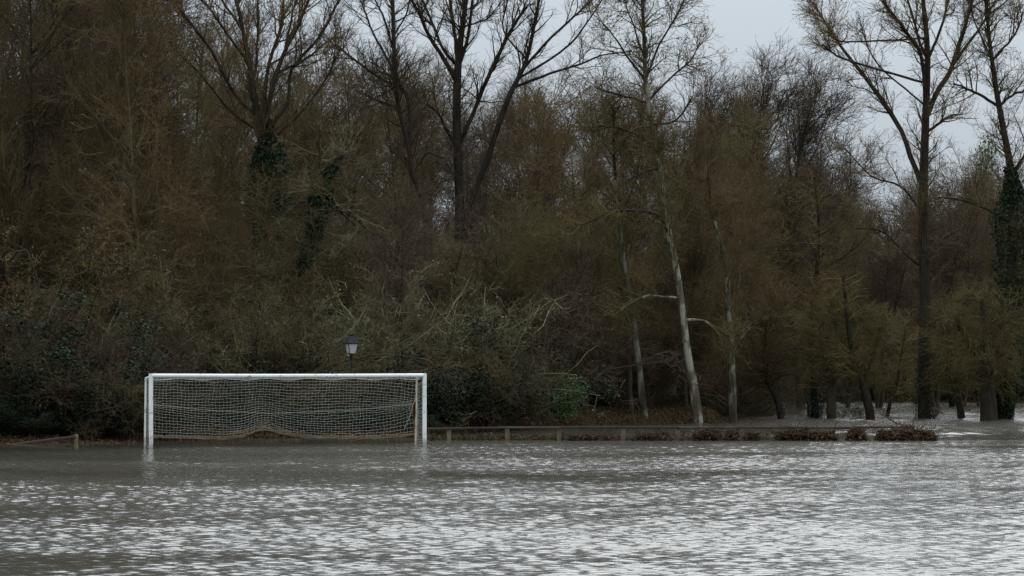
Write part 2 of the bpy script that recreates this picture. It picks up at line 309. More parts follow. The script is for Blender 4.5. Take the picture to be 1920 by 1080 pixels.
# ------------------------------------------------------------------ football goal
GL = np.array([wx(283, 78.9), 78.9, 0.]); GR = np.array([wx(796, 81.0), 81.0, 0.])
gu = unit(GR - GL); gb = np.array([-gu[1], gu[0], 0.]); GW = np.linalg.norm(GR - GL); GT = 1.925     # along the bar, towards the back, bar centre height
def G(u, d, z): return GL + gu * (u * GW) + gb * d + np.array([0, 0, z])
def build_goal():
    rng = rng_of('goal')
    g = empty('football_goal', G(.5, 0, -.55)); o = g.location[:]
    tag(g, 'white football goal with sagging net standing in the flood water', 'goal')
    r = .058
    for u in (0, 1):
        b = Bag(); b.tubes([[G(u, 0, z) for z in (-.55, -.1, .3, .9, 1.5, GT + .055)]], [[r] * 6], 16)
        b.tubes([[G(u, 0, GT + .055), G(u, 0, GT + .058)]], [[r, .002]], 16); b.obj('post', [M['white_paint']], g, o)
    b = Bag(); K = 24; uu = np.linspace(-.0, 1.0, K)
    bar = np.array([G(u, 0, GT - .012 * math.sin(math.pi * u)) for u in uu]); b.tubes([bar], [[r * .97] * K], 16); b.obj('crossbar', [M['white_paint']], g, o)
    for u, mt in ((0, 'white_paint'), (1, 'rusty_paint')):                       # rear stanchions and the short arms that carry them
        b = Bag(); st = spline([G(u, .86, GT - .07), G(u, .93, 1.0), G(u, 1.05, -.55)], 9); b.tubes([st], [[.026] * 9], 10)
        s_ = b.obj('rear_stanchion', [M[mt]], g, o)
        if u: s_['label'] = 'rusty rear stanchion with flaking white paint'
        b = Bag(); b.tubes([[G(u, .03, GT - .03), G(u, .45, GT - .045), G(u, .87, GT - .07)]], [[.022] * 3], 10); b.obj('top_arm', [M['white_paint']], g, o)
    # ---- net
    net = Bag(); NU, NV = 78, 23; rs = .0033
    U, V = np.meshgrid(np.linspace(0, 1, NU), np.linspace(0, 1, NV))
    hem = np.interp(U[0], [0, .03, .18, .30, .36, .405, .425, .45, .50, .56, .66, .8, .92, 1], [.30, .25, .21, .19, .24, .40, .455, .44, .33, .235, .19, .17, .16, .2])
    for _ in range(2): hem[1:-1] = (hem[:-2] + 2 * hem[1:-1] + hem[2:]) / 4
    top = GT - .075 - .02 * np.abs(np.sin(U[0] * math.pi * 9)) * (U[0] < .35) - .012 * np.sin(U[0] * math.pi)
    Vw = V ** 1.04
    Z = top[None] * (1 - Vw) + hem[None] * Vw
    sag = np.sin(math.pi * U) ** .8 * np.sin(math.pi * np.clip(V, 0, 1)) * .085
    Z -= sag
    # the net is knotted to the right stanchion and hooked on the left post at about half height
    wr = np.exp(-((1 - U) / .10) ** 1.1) * np.exp(-((V - .46) / .34) ** 2); Z += (1.14 - Z) * wr * .96
    wl = np.exp(-(U / .06) ** 1.2) * np.exp(-((V - .5) / .24) ** 2); Z += (1.17 - Z) * wl * .6
    D = .86 + .22 * V + .10 * np.sin(math.pi * U) * np.sin(math.pi * V) - .25 * wr * .6 + .02 * np.sin(U * 23 + V * 5)
    Uo = U - .022 * wr
    jit = rng.normal(size=U.shape + (2,)) * .008 + np.stack([.02 * np.sin(U * 31 + V * 9) * np.sin(V * 7), .022 * np.sin(U * 17 + 2 * np.sin(V * 5)) * np.sin(math.pi * V)], -1)
    pts = GL + gu * ((Uo * GW)[..., None] + jit[..., :1]) + gb * D[..., None] + np.array([0, 0, 1.]) * (Z + jit[..., 1])[..., None]
    net.tubes(pts, np.full((NV, NU), rs), 3)
    net.tubes(pts.transpose(1, 0, 2), np.full((NU, NV), rs * .62), 3)
    # roof of the net between the bar and the rear edge
    for k in range(5):
        t = k / 5
        row = np.array([G(u, .05 + t * .81, GT - .03 - .05 * t - .05 * math.sin(math.pi * t) * (1 + .5 * math.sin(u * 40))) for u in np.linspace(0, 1, NU)]); net.tubes([row], [[rs] * NU], 3)
    cols = np.array([[G(u, .05 + t * .81, GT - .03 - .05 * t - .05 * math.sin(math.pi * t) * (1 + .5 * math.sin(u * 40))) for t in np.linspace(0, 1, 6)] for u in np.linspace(0, 1, NU)])
    net.tubes(cols, np.full(cols.shape[:2], rs * .8), 3)
    # side panels, slack
    for u in (0, 1):
        S_, T_ = np.meshgrid(np.linspace(0, 1, 10), np.linspace(0, 1, 24))
        dd = S_ * (.86 + .2 * T_); zz = GT - .06 - T_ * (GT - .12) - (.16 if u else .07) * np.sin(math.pi * S_) * (1 - .2 * T_) - (0.30 * T_ * (1 - S_) if u else 0) + .02 * np.sin(T_ * 31)
        zz = np.maximum(zz, -.2)
        if u: zz = zz + (1.14 - zz) * (np.exp(-((1 - S_) / .2) ** 2) * np.exp(-((T_ - .46) / .22) ** 2) * .6)
        sp = G(u, 0, 0) + gu * ((.05 * (-1 if u else 1)) * np.sin(math.pi * S_) * (1 + .4 * np.sin(9 * T_)))[..., None] + gb * dd[..., None] + np.array([0, 0, 1.]) * zz[..., None]
        net.tubes(sp, np.full(sp.shape[:2], rs), 3); net.tubes(sp.transpose(1, 0, 2), np.full((10, 24), rs * .8), 3)
    n_ = net.obj('net', [M['net']], g, o)
    # slack cords: one swags along the back, one drops from the knot
    b = Bag(); us = np.linspace(.005, .985, 40)
    sw = np.array([G(u, .86 - .03 + .12 * math.sin(math.pi * u), np.interp(u, [0, .2, .45, .75, .985], [1.16, 1.0, .885, .96, 1.13])) for u in us])
    for _ in range(3): sw[1:-1] = (sw[:-2] + 2 * sw[1:-1] + sw[2:]) / 4
    b.tubes([sw], [[.0035] * 40], 5); b.obj('swag_cord', [M['net']], n_)
    n_.children[0].location = (0, 0, 0); me = n_.children[0].data
    for v in me.vertices: v.co = v.co - g.location
    for (u0, z0, u1, z1) in ((.985, 1.13, .955, .45), (.985, 1.13, 1., 1.5)):
        b = Bag(); b.tubes([spline([G(u0, .8, z0), G((u0 + u1) / 2 + .003, .84, (z0 + z1) / 2), G(u1, .92, z1)], 8)], [[.006] * 8], 5); b.obj('tie_cord', [M['net']], n_, o)
    # silted hem, lifted where it has caught: a gathered band of dirty netting
    h = Bag(); hp = pts[-1]
    for k in range(10):
        off = k * .02 * (.3 + .7 * np.exp(-((np.arange(NU) / (NU - 1) - .43) / .12) ** 2))
        rip = np.array([G(0, 0, 0) * 0 + [0, 0, 1]]) * (off * (1 + .5 * np.sin(np.arange(NU) * .7 + k)))[:, None] + gb * (.015 * np.sin(np.arange(NU) * 1.1 + k * 2))[:, None]
        h.tubes([hp + rip], [np.full(NU, .010 - .0006 * k)], 5)
    ho = h.obj('silted_hem', [M['net_dirty']], n_, o); ho['label'] = 'brown silted bottom edge of the net lifted in an arch'
    b = Bag(); b.leaves(hp[rng.integers(0, NU, 160)] + rng.normal(size=(160, 3)) * [.05, .03, .025], .05, rng); b.obj('caught_leaves', [M['leaf_brown']], n_, o)
build_goal()

# ------------------------------------------------------------------ street lamp
def build_lamp():
    Y = 92.0; X = wx(659, Y); zb = float(ground_z(X, Y)); s = Y / F
    z = lambda py: wz(py, Y)
    root = empty('street_lamp', (X, Y, zb)); tag(root, 'black iron street lamp with glazed lantern rising behind the goal crossbar', 'street lamp'); o = root.location[:]
    b = Bag(); zz = [zb - .1, zb + .25, zb + .27, zb + .9, zb + .95, z(690), z(672), z(669), z(667), z(664)]
    b.tubes([[(X, Y, q) for q in zz]], [[.075, .075, .055, .05, .036, .033, .033, .05, .05, .03]], 12); b.obj('pole', [M['lamp_iron']], root, o)
    a = math.radians(26); ax = np.array([[math.cos(a), math.sin(a), 0], [-math.sin(a), math.cos(a), 0], [0, 0, 1]])
    def ring(h, zq): return [np.array([X, Y, zq]) + (np.array([i * h, j * h, 0]) @ ax) for i, j in ((-1, -1), (1, -1), (1, 1), (-1, 1))]
    zb_, zt_ = z(663), z(644); hb, ht = .105, .158
    lan = Bag(); lo, hi = ring(hb, zb_), ring(ht, zt_)
    for k in range(4):
        lan.tubes([[lo[k], hi[k]]], [[.012, .013]], 6); lan.tubes([[lo[k], lo[(k + 1) % 4]]], [[.012, .012]], 6); lan.tubes([[hi[k], hi[(k + 1) % 4]]], [[.014, .014]], 6)
    lan.box((X, Y, zb_ - .012), (hb + .01, hb + .01, .012), ax, bev=.004)
    lan.tubes([[(X, Y, zb_), (X, Y, zb_ + .1)]], [[.03, .025]], 8)
    lo_ = lan.obj('lantern', [M['lamp_iron']], root, o, smooth=False)
    for k in range(4):
        p = Bag(); c = np.array([X, Y, 0]); q = [lo[k], lo[(k + 1) % 4], hi[(k + 1) % 4], hi[k]]
        q = [c * [1, 1, 0] + (v - c * [1, 1, 0]) * [.97, .97, 1] for v in q]; q2 = [c + (v - c) * [.95, .95, 1] for v in q]
        p.add(q + q2, [[0, 1, 2, 3], [7, 6, 5, 4], [0, 4, 5, 1], [1, 5, 6, 2], [2, 6, 7, 3], [3, 7, 4, 0]]); p.obj('pane', [M['lamp_glass']], lo_, o, smooth=False)
    r = Bag(); lv = [(ht + .03, zt_ - .005), (ht + .032, zt_ + .02), (.105, z(634)), (.06, z(630)), (.05, z(629.5)), (.05, z(627.5)), (.075, z(627.2)), (.06, z(625.6)), (.001, z(625))]
    rr = [ring(h, q) for h, q in lv]; V = np.array(rr).reshape(-1, 3)
    r.add(V, [[i * 4 + k, i * 4 + (k + 1) % 4, i * 4 + 4 + (k + 1) % 4, i * 4 + 4 + k] for i in range(len(lv) - 1) for k in range(4)])
    r.add(ring(ht + .03, zt_ - .006), [[3, 2, 1, 0]]); r.obj('lantern_roof', [M['lamp_iron']], root, o, smooth=False)
    p = Bag(); p.box((X - .085, Y - .05, z(666)), (.035, .02, .014), bev=.005); p.obj('light_sensor', [M['white_paint']], root, o)
build_lamp()

# ------------------------------------------------------------------ fence and rails
FY = 86.9
def build_fence():
    rng = rng_of('fence')
    posts = [842, 952, 1048, 1168, 1271, 1383, 1499, 1604, 1712]
    root = empty('wooden_fence', (wx(1200, FY), FY, -.5)); tag(root, 'low brown wooden rail fence half drowned along the flooded pitch', 'fence'); o = root.location[:]
    for k, px in enumerate(posts):
        top = wz(803.5, FY) + rng.uniform(-.03, .015); tilt = rng.normal() * .02
        b = Bag(); ax = np.array([[1, 0, -tilt], [0, 1, 0], [tilt, 0, 1]]); b.box((wx(px, FY), FY, (top - .55) / 2), (.062, .05, (top + .55) / 2), ax, bev=.015); b.obj('fence_post', [M['post_wood']], root, o)
    for k in range(len(posts) - 1):
        a, c = posts[k] - (3 if k else 40), posts[k + 1] + 3
        ya, yc = (804 if a < 850 else 801.3) + rng.normal() * .4, (804 if c < 850 else 801.3) + rng.normal() * .4
        p = np.array([[wx(a, FY), FY - .075 - .004 * (k % 2), wz(ya, FY)], [wx(c, FY), FY - .075 - .004 * (k % 2), wz(yc, FY)]])
        d = unit(p[1] - p[0]); up = unit(np.cross(d, [0, -1, 0]) * -1); ax = np.array([d, np.cross(up, d), up])
        b = Bag(); b.box(p.mean(0), (np.linalg.norm(p[1] - p[0]) / 2, .022, .034), ax, bev=.01); b.obj('rail', [M['wood']], root, o)
    # collapsed rail on the far left bank
    r2 = empty('fallen_rail', P3(85, 830, 83.2)); tag(r2, 'pale wooden rail slanting into the water at the dark left bank', 'fence rail'); o = r2.location[:]
    p = np.array([P3(18, 834.5, 83.0), P3(142, 818.5, 83.4)]); d = unit(p[1] - p[0]); up = unit(np.cross(np.cross(d, [0, 0, 1]), d)); ax = np.array([d, np.cross(up, d), up])
    b = Bag(); b.box(p.mean(0), (np.linalg.norm(p[1] - p[0]) / 2, .025, .04), ax, bev=.01); b.obj('rail', [M['wood']], r2, o)
    b = Bag(); b.box(P3(143, 826, 83.5) + [0, 0, -.15], (.05, .05, .33), bev=.012); b.obj('fence_post', [M['post_wood']], r2, o)
    # thin dark pole in the flooded wood
    Y = 128; b = Bag(); zt = wz(704, Y); X = wx(1516, Y)
    b.tubes([[(X, Y, -.6), (X, Y, .6), (X + .01, Y, zt), (X + .01, Y, zt + .01)]], [[.065, .06, .05, .005]], 10)
    po = b.obj('thin_pole', [M['lamp_iron']]); tag(po, 'thin dark upright pole standing in the flooded wood', 'pole')
build_fence()

# ------------------------------------------------------------------ tree makers
def crown_from(P1, R1, rng, n2, n3, n4, bag, l2=2.2, l3=1.0, l4=.45, up=.35, ang=42, nleaf=0, leaf=.06, bias=None, r3=.009, r4=.0055, wig=.42, t0=.12, droop=0., kq=2):
    P2, R2 = sprout(P1, R1, n2, rng, t0, 1, ang, 12, length=l2, K=6, up=up, wig=wig, rf=.55, rcap=.035, rtip=.007, bias=bias, taper=.55)
    P3_, R3 = sprout(P2, R2, n3, rng, .1, 1, ang, 14, length=l3, K=4, up=up * .7 - droop, wig=wig, rf=.7, rcap=r3, rtip=.005, bias=bias, taper=.45)
    P4, R4 = sprout(P3_, R3, n4, rng, .1, 1, 38, 15, length=l4, K=kq, up=up * .4 - droop, wig=wig, rf=.8, rcap=r4, rtip=.003, bias=bias, taper=.4)
    bag.tubes(P2, R2, 4, 0); bag.tubes(P3_, R3, 3, 0); bag.tubes(P4, R4, 3, 0)
    if nleaf:
        i = rng.integers(0, len(P4), nleaf); bag.leaves(P4[i, 1] * (q_ := rng.uniform(.3, 1, (nleaf, 1))) + P4[i, 0] * (1 - q_), leaf, rng, 1, droop=.5)
    return P2

def ivy_on(bag, P, R, n, rng, spread=.22, size=.09, m=0, t0=0., t1=1.):
    K = P.shape[1]; i = rng.integers(0, len(P), n); f = (t0 + (t1 - t0) * rng.uniform(0, 1, n)) * (K - 1); k = np.minimum(f.astype(int), K - 2); u = (f - k)[:, None]
    c = P[i, k] * (1 - u) + P[i, k + 1] * u; d = rng.normal(size=(n, 3)); d[:, 2] *= .4; d = unit(d)
    lump = .55 + .45 * np.sin(c[:, 2] * 2.1 + i) * np.sin(c[:, 0] * 3 + c[:, 2] * .9)
    fade = np.clip(np.minimum(f / (K - 1) - t0, t1 - f / (K - 1)) / (.3 * (t1 - t0)), .12, 1)
    rr = R[i, k] + spread * fade * (.25 + .75 * lump) * rng.uniform(.3, 1, n) ** .6
    bag.leaves(c + d * rr[:, None], size, rng, m, droop=1.2)

def hero(name, label, Y, base, stems, limbs, bark, twig, leafm='leaf_olive', n2=90, n3=700, n4=2600, nleaf=0, l2=2.4, l3=1.05, l4=.45, ivy=None, cat='tree', up=.35, lean=0.25, ext=1.0, **kw):
    """stems and limbs are traced as (column, row, width) at distance Y; limbs drift towards or away from the viewer"""
    rng = rng_of(name + label); X0 = wx(base, Y); z0 = float(ground_z(X0, Y)) - .1
    root = empty(name, (X0, Y, z0)); tag(root, label, cat); o = np.array([X0, Y, z0])
    tb = Bag(); LP, LR = [], []; SP, SR = [], []
    sc = Y / F
    stem_paths = []
    for j, s_ in enumerate(stems):
        a = np.array([[wx(p[0], Y), 0, wz(p[1], Y), p[2] * sc / 2] for p in s_])
        if a[0, 2] > z0 + .2 and j == 0: a = np.vstack([[X0, 0, z0, a[0, 3] * 1.25], a])
        elif j == 0: a[0, 2] = z0
        if s_[-1][1] < 12: a = np.vstack([a, a[-1] + (a[-1] - a[-2]) * [ext, 1, ext, 0] - [0, 0, 0, a[-1, 3] * .6]])
        if j == 0: dep = np.zeros(len(a))
        else: dep = np.linspace(0, rng.uniform(-1, 1) * .8, len(a))
        a[:, 1] = Y + dep
        q = spline(a, 22); q[:, 3] = np.maximum(q[:, 3], .012)
        q[:, :2] += np.cumsum(rng.normal(size=(22, 2)) * .012, 0)
        SP.append(q[:, :3]); SR.append(q[:, 3])
    for s_ in limbs:
        a = np.array([[wx(p[0], Y), 0, wz(p[1], Y), p[2] * sc / 2] for p in s_])
        allp = np.concatenate(SP); near = allp[np.argmin(np.abs(allp[:, 0] - a[0, 0]) + np.abs(allp[:, 2] - a[0, 2]))]
        ln = np.linalg.norm(a[-1, [0, 2]] - a[0, [0, 2]])
        if s_[-1][1] < 12: a = np.vstack([a, a[-1] + (a[-1] - a[-2]) * [ext, 1, ext, 0] - [0, 0, 0, a[-1, 3] * .6]])
        a[:, 1] = near[1] + np.linspace(0, 1, len(a)) ** 1.2 * ln * rng.uniform(-.5, .5); a[0, :3] = near
        q = spline(a, 16); q[:, 3] = np.maximum(q[:, 3], .009); q[1:, :3] += np.cumsum(rng.normal(size=(15, 3)) * .014, 0)
        LP.append(q[:, :3]); LR.append(q[:, 3])
    SPa, SRa = np.array(SP), np.array(SR)
    up_bark = {'bark_pale': 'bark_dark', 'bark_white': 'bark_dark'}.get(bark, bark); cut = 18
    tb.tubes(SPa[:, :cut], SRa[:, :cut], 9); tb.tubes(SPa[:, cut - 1:], SRa[:, cut - 1:], 9, 1)
    if LP:
        hi = np.array([p[0, 2] > 6.4 for p in LP]); LPa, LRa = np.array(LP), np.array(LR)
        for f_, k_ in ((~hi, 0), (hi, 1)):
            if f_.any(): tb.tubes(LPa[f_], LRa[f_], 7, k_)
    tb.obj('trunk', [M[bark], M[up_bark]], root, o)
    # resample everything to one length to sprout from
    A = [spline(p, 16) for p in SP] + LP; Ar = [np.interp(np.linspace(0, 1, 16), np.linspace(0, 1, 22), r) for r in SR] + LR
    cb = Bag(); crown_from(np.array(A), np.array(Ar), rng, n2, n3, n4, cb, l2, l3, l4, up=up, nleaf=nleaf, t0=lean, **kw)
    cb.obj('crown', [M[twig], M[leafm]], root, o)
    if ivy:
        ib = Bag(); ivy_on(ib, SPa[:ivy.get('stems', 1)], SRa[:ivy.get('stems', 1)], ivy['n'], rng, ivy.get('spread', .3), ivy.get('size', .1), t0=ivy.get('t0', 0), t1=ivy.get('t1', .6))
        ib.obj('ivy', [M[ivy.get('mat', 'ivy')]], root, o)
    return root

# --- traced individuals
hero('bare_tree', 'tall dark bare tree with fan of black limbs above the middle of the woods', 116, 862,
     [[(862, 412, 19), (857, 280, 17), (857, 140, 15), (865, 50, 10), (872, 0, 8)],
      [(868, 430, 14), (880, 385, 12), (910, 310, 12), (932, 245, 11), (960, 175, 10), (985, 130, 8), (1000, 75, 7), (1015, 0, 5)]],
     [[(853, 160, 9), (835, 115, 8), (808, 70, 7), (790, 30, 6), (772, 0, 5)], [(850, 140, 8), (830, 90, 6), (812, 45, 5), (795, 5, 4)], [(857, 130, 8), (853, 65, 7), (845, 0, 6)],
      [(860, 130, 8), (872, 95, 7), (882, 55, 6), (890, 0, 5)], [(862, 270, 9), (885, 210, 8), (912, 145, 8), (937, 90, 7), (962, 48, 6), (985, 12, 5)],
      [(985, 130, 6), (1030, 72, 5), (1080, 25, 4), (1110, 0, 3)], [(962, 172, 6), (1025, 142, 5), (1080, 125, 4), (1130, 107, 3), (1180, 102, 2)],
      [(1000, 150, 5), (1065, 92, 4), (1105, 45, 3), (1135, 0, 2)], [(880, 60, 4), (905, 40, 3), (930, 22, 2)], [(858, 260, 7), (830, 225, 5), (805, 200, 4)], [(928, 110, 4), (945, 60, 3), (955, 0, 3)]],
     'bark_dark', 'twig_dark', n2=210, n3=1500, n4=4600, l2=1.9, l3=.9, l4=.42, up=.5, ang=36)
hero('bare_tree', 'leaning dark bare tree with long limb reaching over the left of the fan tree', 113, 801,
     [[(801, 420, 12), (777, 330, 11), (770, 280, 10), (750, 200, 9), (742, 100, 8), (740, 0, 7)]],
     [[(772, 290, 6), (765, 178, 6), (715, 145, 5), (650, 95, 4), (625, 65, 3)], [(752, 205, 5), (705, 188, 4), (680, 170, 3)], [(742, 100, 5), (718, 25, 4), (708, 0, 3)], [(746, 140, 5), (700, 60, 4), (680, 10, 3)],
      [(775, 320, 5), (800, 285, 4), (829, 292, 4)], [(742, 70, 4), (760, 30, 3), (768, 0, 3)]],
     'bark_red', 'twig_red', n2=130, n3=900, n4=3200, nleaf=300, l2=2., up=.4, ang=40)
hero('ivy_tree', 'vase-shaped tree with ivy-clad trunk high behind the goal', 108, 495,
     [[(497, 520, 26), (497, 400, 25), (494, 300, 22), (487, 240, 18), (472, 175, 14), (465, 125, 11), (450, 50, 8), (438, 0, 6)],
      [(520, 520, 16), (516, 400, 14), (505, 290, 12), (502, 220, 10), (515, 150, 9), (535, 95, 7), (555, 60, 6), (580, 0, 5)]],
     [[(487, 240, 9), (500, 125, 7), (520, 50, 6), (526, 0, 5)], [(503, 240, 8), (540, 190, 7), (545, 130, 6), (600, 60, 5), (630, 0, 4)], [(480, 235, 8), (440, 175, 7), (400, 100, 6), (350, 30, 5), (325, 0, 4)],
      [(466, 130, 6), (430, 70, 5), (395, 20, 4), (375, 0, 4)], [(475, 180, 6), (478, 100, 5), (480, 0, 4)], [(515, 150, 5), (575, 105, 4), (630, 55, 3)], [(450, 60, 5), (415, 0, 4)], [(535, 95, 5), (545, 40, 4), (552, 0, 3)],
      [(490, 260, 6), (430, 205, 5), (370, 130, 4), (310, 75, 3)], [(500, 260, 6), (560, 215, 5), (610, 150, 4), (640, 90, 3)]],
     'bark_dark', 'twig_brown', leafm='leaf_orange', n2=200, n3=1500, n4=5200, nleaf=500, l2=1.9, up=.55, ang=32, ivy=dict(n=11000, stems=2, t0=.05, t1=.37, spread=.75, size=.12))
hero('ivy_tree', 'leaning forked dark trunk wrapped in ivy above the goal', 103, 548,
     [[(540, 545, 16), (565, 500, 14), (585, 440, 12), (598, 370, 11), (600, 348, 9), (640, 285, 6)], [(600, 350, 7), (598, 320, 5), (601, 270, 3), (604, 235, 2)]],
     [[(600, 352, 7), (625, 378, 5), (642, 400, 4), (668, 425, 3)], [(600, 390, 4), (560, 380, 4), (515, 440, 3), (490, 465, 2)], [(590, 400, 4), (640, 395, 3), (700, 440, 3)]],
     'bark_dark', 'twig_mixed', n2=50, n3=330, n4=1200, l2=2., up=-.1, ang=55, ivy=dict(n=5500, stems=1, t0=.25, t1=1., spread=.5, size=.11))
hero('alder_tree', 'tall pale-trunked leaning tree with lacy leafy crown against the sky', 110.5, 1310,
     [[(1310, 797, 21), (1300, 720, 17), (1287, 650, 14), (1278, 570, 13), (1268, 500, 12), (1252, 420, 11), (1240, 340, 10), (1226, 260, 9), (1212, 180, 10), (1207, 100, 8), (1203, 0, 6)]],
     [[(1254, 428, 6), (1235, 405, 6), (1190, 395, 5), (1145, 398, 5), (1105, 418, 4), (1060, 440, 3), (1020, 447, 2)], [(1276, 575, 6), (1245, 560, 5), (1215, 556, 5), (1175, 575, 4), (1145, 600, 3)],
      [(1284, 600, 6), (1315, 602, 5), (1345, 620, 4), (1370, 630, 3)], [(1240, 335, 5), (1215, 322, 4), (1180, 340, 3)], [(1208, 140, 5), (1235, 90, 4), (1265, 40, 3), (1285, 5, 2)], [(1210, 165, 5), (1180, 110, 4), (1150, 70, 3), (1130, 50, 2)],
      [(1212, 190, 5), (1250, 150, 4), (1290, 110, 3), (1310, 75, 2)], [(1207, 100, 4), (1190, 50, 3), (1175, 0, 2)], [(1215, 200, 5), (1165, 180, 4), (1120, 165, 3)], [(1222, 250, 5), (1265, 230, 4), (1300, 190, 3)],
      [(1226, 262, 5), (1180, 245, 4), (1135, 235, 3), (1100, 235, 2)]],
     'bark_white', 'twig_olive', n2=260, n3=2300, n4=6500, nleaf=5200, l2=1.8, l3=.9, up=.2, ang=48, leaf=.07, lean=.35)
hero('birch_tree', 'slim white-barked trunk standing just left of the tall pale leaning tree', 111.5, 1209,
     [[(1209, 796, 14), (1200, 720, 13), (1190, 640, 12), (1180, 560, 10), (1166, 470, 9), (1160, 410, 8), (1150, 300, 6), (1146, 200, 4)]],
     [[(1160, 410, 3), (1190, 340, 3), (1200, 290, 2)], [(1150, 300, 3), (1120, 240, 2)]], 'bark_white', 'twig_olive', n2=60, n3=450, n4=1700, nleaf=700, l2=1.6, lean=.55)
hero('birch_tree', 'thin dim grey trunk beside the slim white-barked trunk', 113.5, 1186,
     [[(1186, 792, 10), (1184, 720, 9), (1180, 640, 8), (1174, 540, 6), (1165, 430, 4)]], [], 'bark_olive', 'twig_olive', n2=40, n3=300, n4=1100, nleaf=300, l2=1.5, lean=.5)
hero('birch_tree', 'mottled pale upright trunk right of the tall leaning tree', 113, 1376,
     [[(1376, 796, 16), (1377, 720, 15), (1374, 640, 13), (1368, 560, 11), (1362, 480, 9), (1345, 420, 7), (1338, 400, 6), (1330, 320, 4)]],
     [[(1378, 655, 4), (1400, 620, 4), (1440, 590, 3), (1462, 560, 2)], [(1380, 625, 3), (1420, 600, 3), (1465, 585, 2)], [(1372, 600, 4), (1385, 540, 4), (1388, 490, 3), (1395, 420, 2)]],
     'bark_pale', 'twig_brown', n2=80, n3=600, n4=2200, nleaf=400, l2=1.7, lean=.4)
hero('riverside_tree', 'big many-limbed bare tree with dark trunk at the flooded right', 122, 1732,
     [[(1732, 786, 26), (1733, 700, 24), (1735, 560, 21), (1733, 430, 19), (1735, 320, 17), (1737, 200, 14), (1740, 100, 11), (1732, 0, 8)],
      [(1740, 215, 10), (1760, 165, 10), (1782, 130, 9), (1806, 65, 8), (1825, 0, 6)]],
     [[(1733, 345, 10), (1710, 295, 10), (1698, 250, 9), (1670, 195, 9), (1635, 140, 8), (1600, 90, 6), (1570, 40, 5), (1548, 0, 4)], [(1735, 190, 8), (1722, 105, 7), (1680, 55, 6), (1645, 15, 5)],
      [(1635, 140, 5), (1585, 112, 4), (1540, 88, 3)], [(1740, 110, 6), (1765, 50, 5), (1778, 0, 4)], [(1738, 130, 6), (1718, 60, 5), (1700, 0, 4)], [(1785, 125, 6), (1825, 75, 5), (1860, 30, 4), (1890, 5, 3)],
      [(1735, 400, 5), (1690, 350, 4), (1640, 330, 3), (1590, 275, 2)], [(1737, 260, 6), (1775, 225, 5), (1800, 215, 3)], [(1735, 520, 5), (1700, 480, 4), (1655, 440, 3), (1600, 430, 3)], [(1600, 90, 4), (1575, 75, 3), (1552, 40, 2)], [(1670, 195, 4), (1650, 120, 3), (1620, 50, 2)]],
     'bark_dark', 'twig_brown', n2=260, n3=2000, n4=6000, nleaf=3400, l2=1.9, l3=.95, l4=.42, up=.45, ang=38, lean=.3, ivy=dict(n=1800, t0=0, t1=.3, spread=.12, size=.08))
hero('ivy_tree', 'ivy-swathed tree with thin bare top at the right edge', 119, 1880,
     [[(1880, 785, 28), (1885, 700, 26), (1895, 560, 22), (1900, 400, 18), (1893, 310, 14), (1872, 200, 11), (1857, 100, 8), (1846, 0, 6)]],
     [[(1874, 210, 6), (1900, 180, 5), (1935, 168, 4)], [(1870, 195, 6), (1820, 175, 5), (1780, 160, 3)], [(1862, 130, 5), (1900, 65, 4), (1915, 20, 3)], [(1895, 440, 8), (1850, 390, 6), (1800, 370, 4), (1760, 365, 3)],
      [(1905, 330, 6), (1940, 250, 5), (1960, 150, 3)], [(1857, 100, 4), (1830, 50, 3), (1815, 0, 2)]],
     'bark_dark', 'twig_olive', n2=190, n3=1700, n4=5000, nleaf=2600, l2=1.9, up=.2, ang=45, lean=.3, ivy=dict(n=8500, t0=.12, t1=.55, spread=.95, size=.13, mat='evergreen'))
# low crooked trunks in the flooded wood
def crook(label, Y, base, path, **k):
    a = dict(n2=70, n3=600, n4=2600, nleaf=1200, l2=1.9, up=-.05, ang=52, lean=.4, wig=.35); a.update(k)
    hero('willow_tree', label, Y, base, [path], a.pop('limbs', []), a.pop('bark', 'bark_dark'), a.pop('twig', 'twig_olive'), **a)
crook('small curved dark trunk leaning left from the water at the wood edge', 121, 1464, [(1464, 788, 13), (1457, 750, 12), (1440, 715, 10), (1432, 670, 8), (1440, 600, 7), (1452, 520, 5)], twig='twig_brown')
crook('mossy low trunk forking just above the far flood water', 121, 1561, [(1561, 783, 19), (1560, 735, 16), (1566, 700, 12), (1572, 640, 9), (1560, 560, 6)], limbs=[[(1560, 720, 8), (1545, 680, 6), (1530, 600, 4)]], bark='bark_olive')
crook('dark trunk bowed to the left in the middle of the flooded wood', 120, 1631, [(1631, 786, 18), (1626, 745, 16), (1615, 705, 13), (1600, 670, 10), (1590, 600, 8), (1585, 520, 5)], limbs=[[(1620, 720, 7), (1640, 660, 6), (1660, 580, 4)]])
crook('thin slanting stem between the bowed trunk and the big riverside tree', 126, 1664, [(1664, 782, 8), (1672, 750, 7), (1682, 720, 6), (1690, 670, 4), (1700, 600, 3)], n2=40, n3=300, n4=1300)
crook('dark slanting trunk right of the big riverside tree', 121, 1805, [(1805, 783, 15), (1797, 740, 13), (1782, 700, 11), (1775, 640, 8), (1785, 560, 6)], limbs=[[(1778, 670, 5), (1830, 655, 4), (1885, 662, 3)]])
crook('ivy-darkened slim trunk beside the thin pole', 124, 1528, [(1528, 780, 16), (1526, 720, 15), (1522, 640, 12), (1528, 540, 9), (1535, 430, 6), (1525, 330, 4)], twig='twig_brown', ivy=dict(n=2600, t0=.05, t1=.6, spread=.25, size=.09))
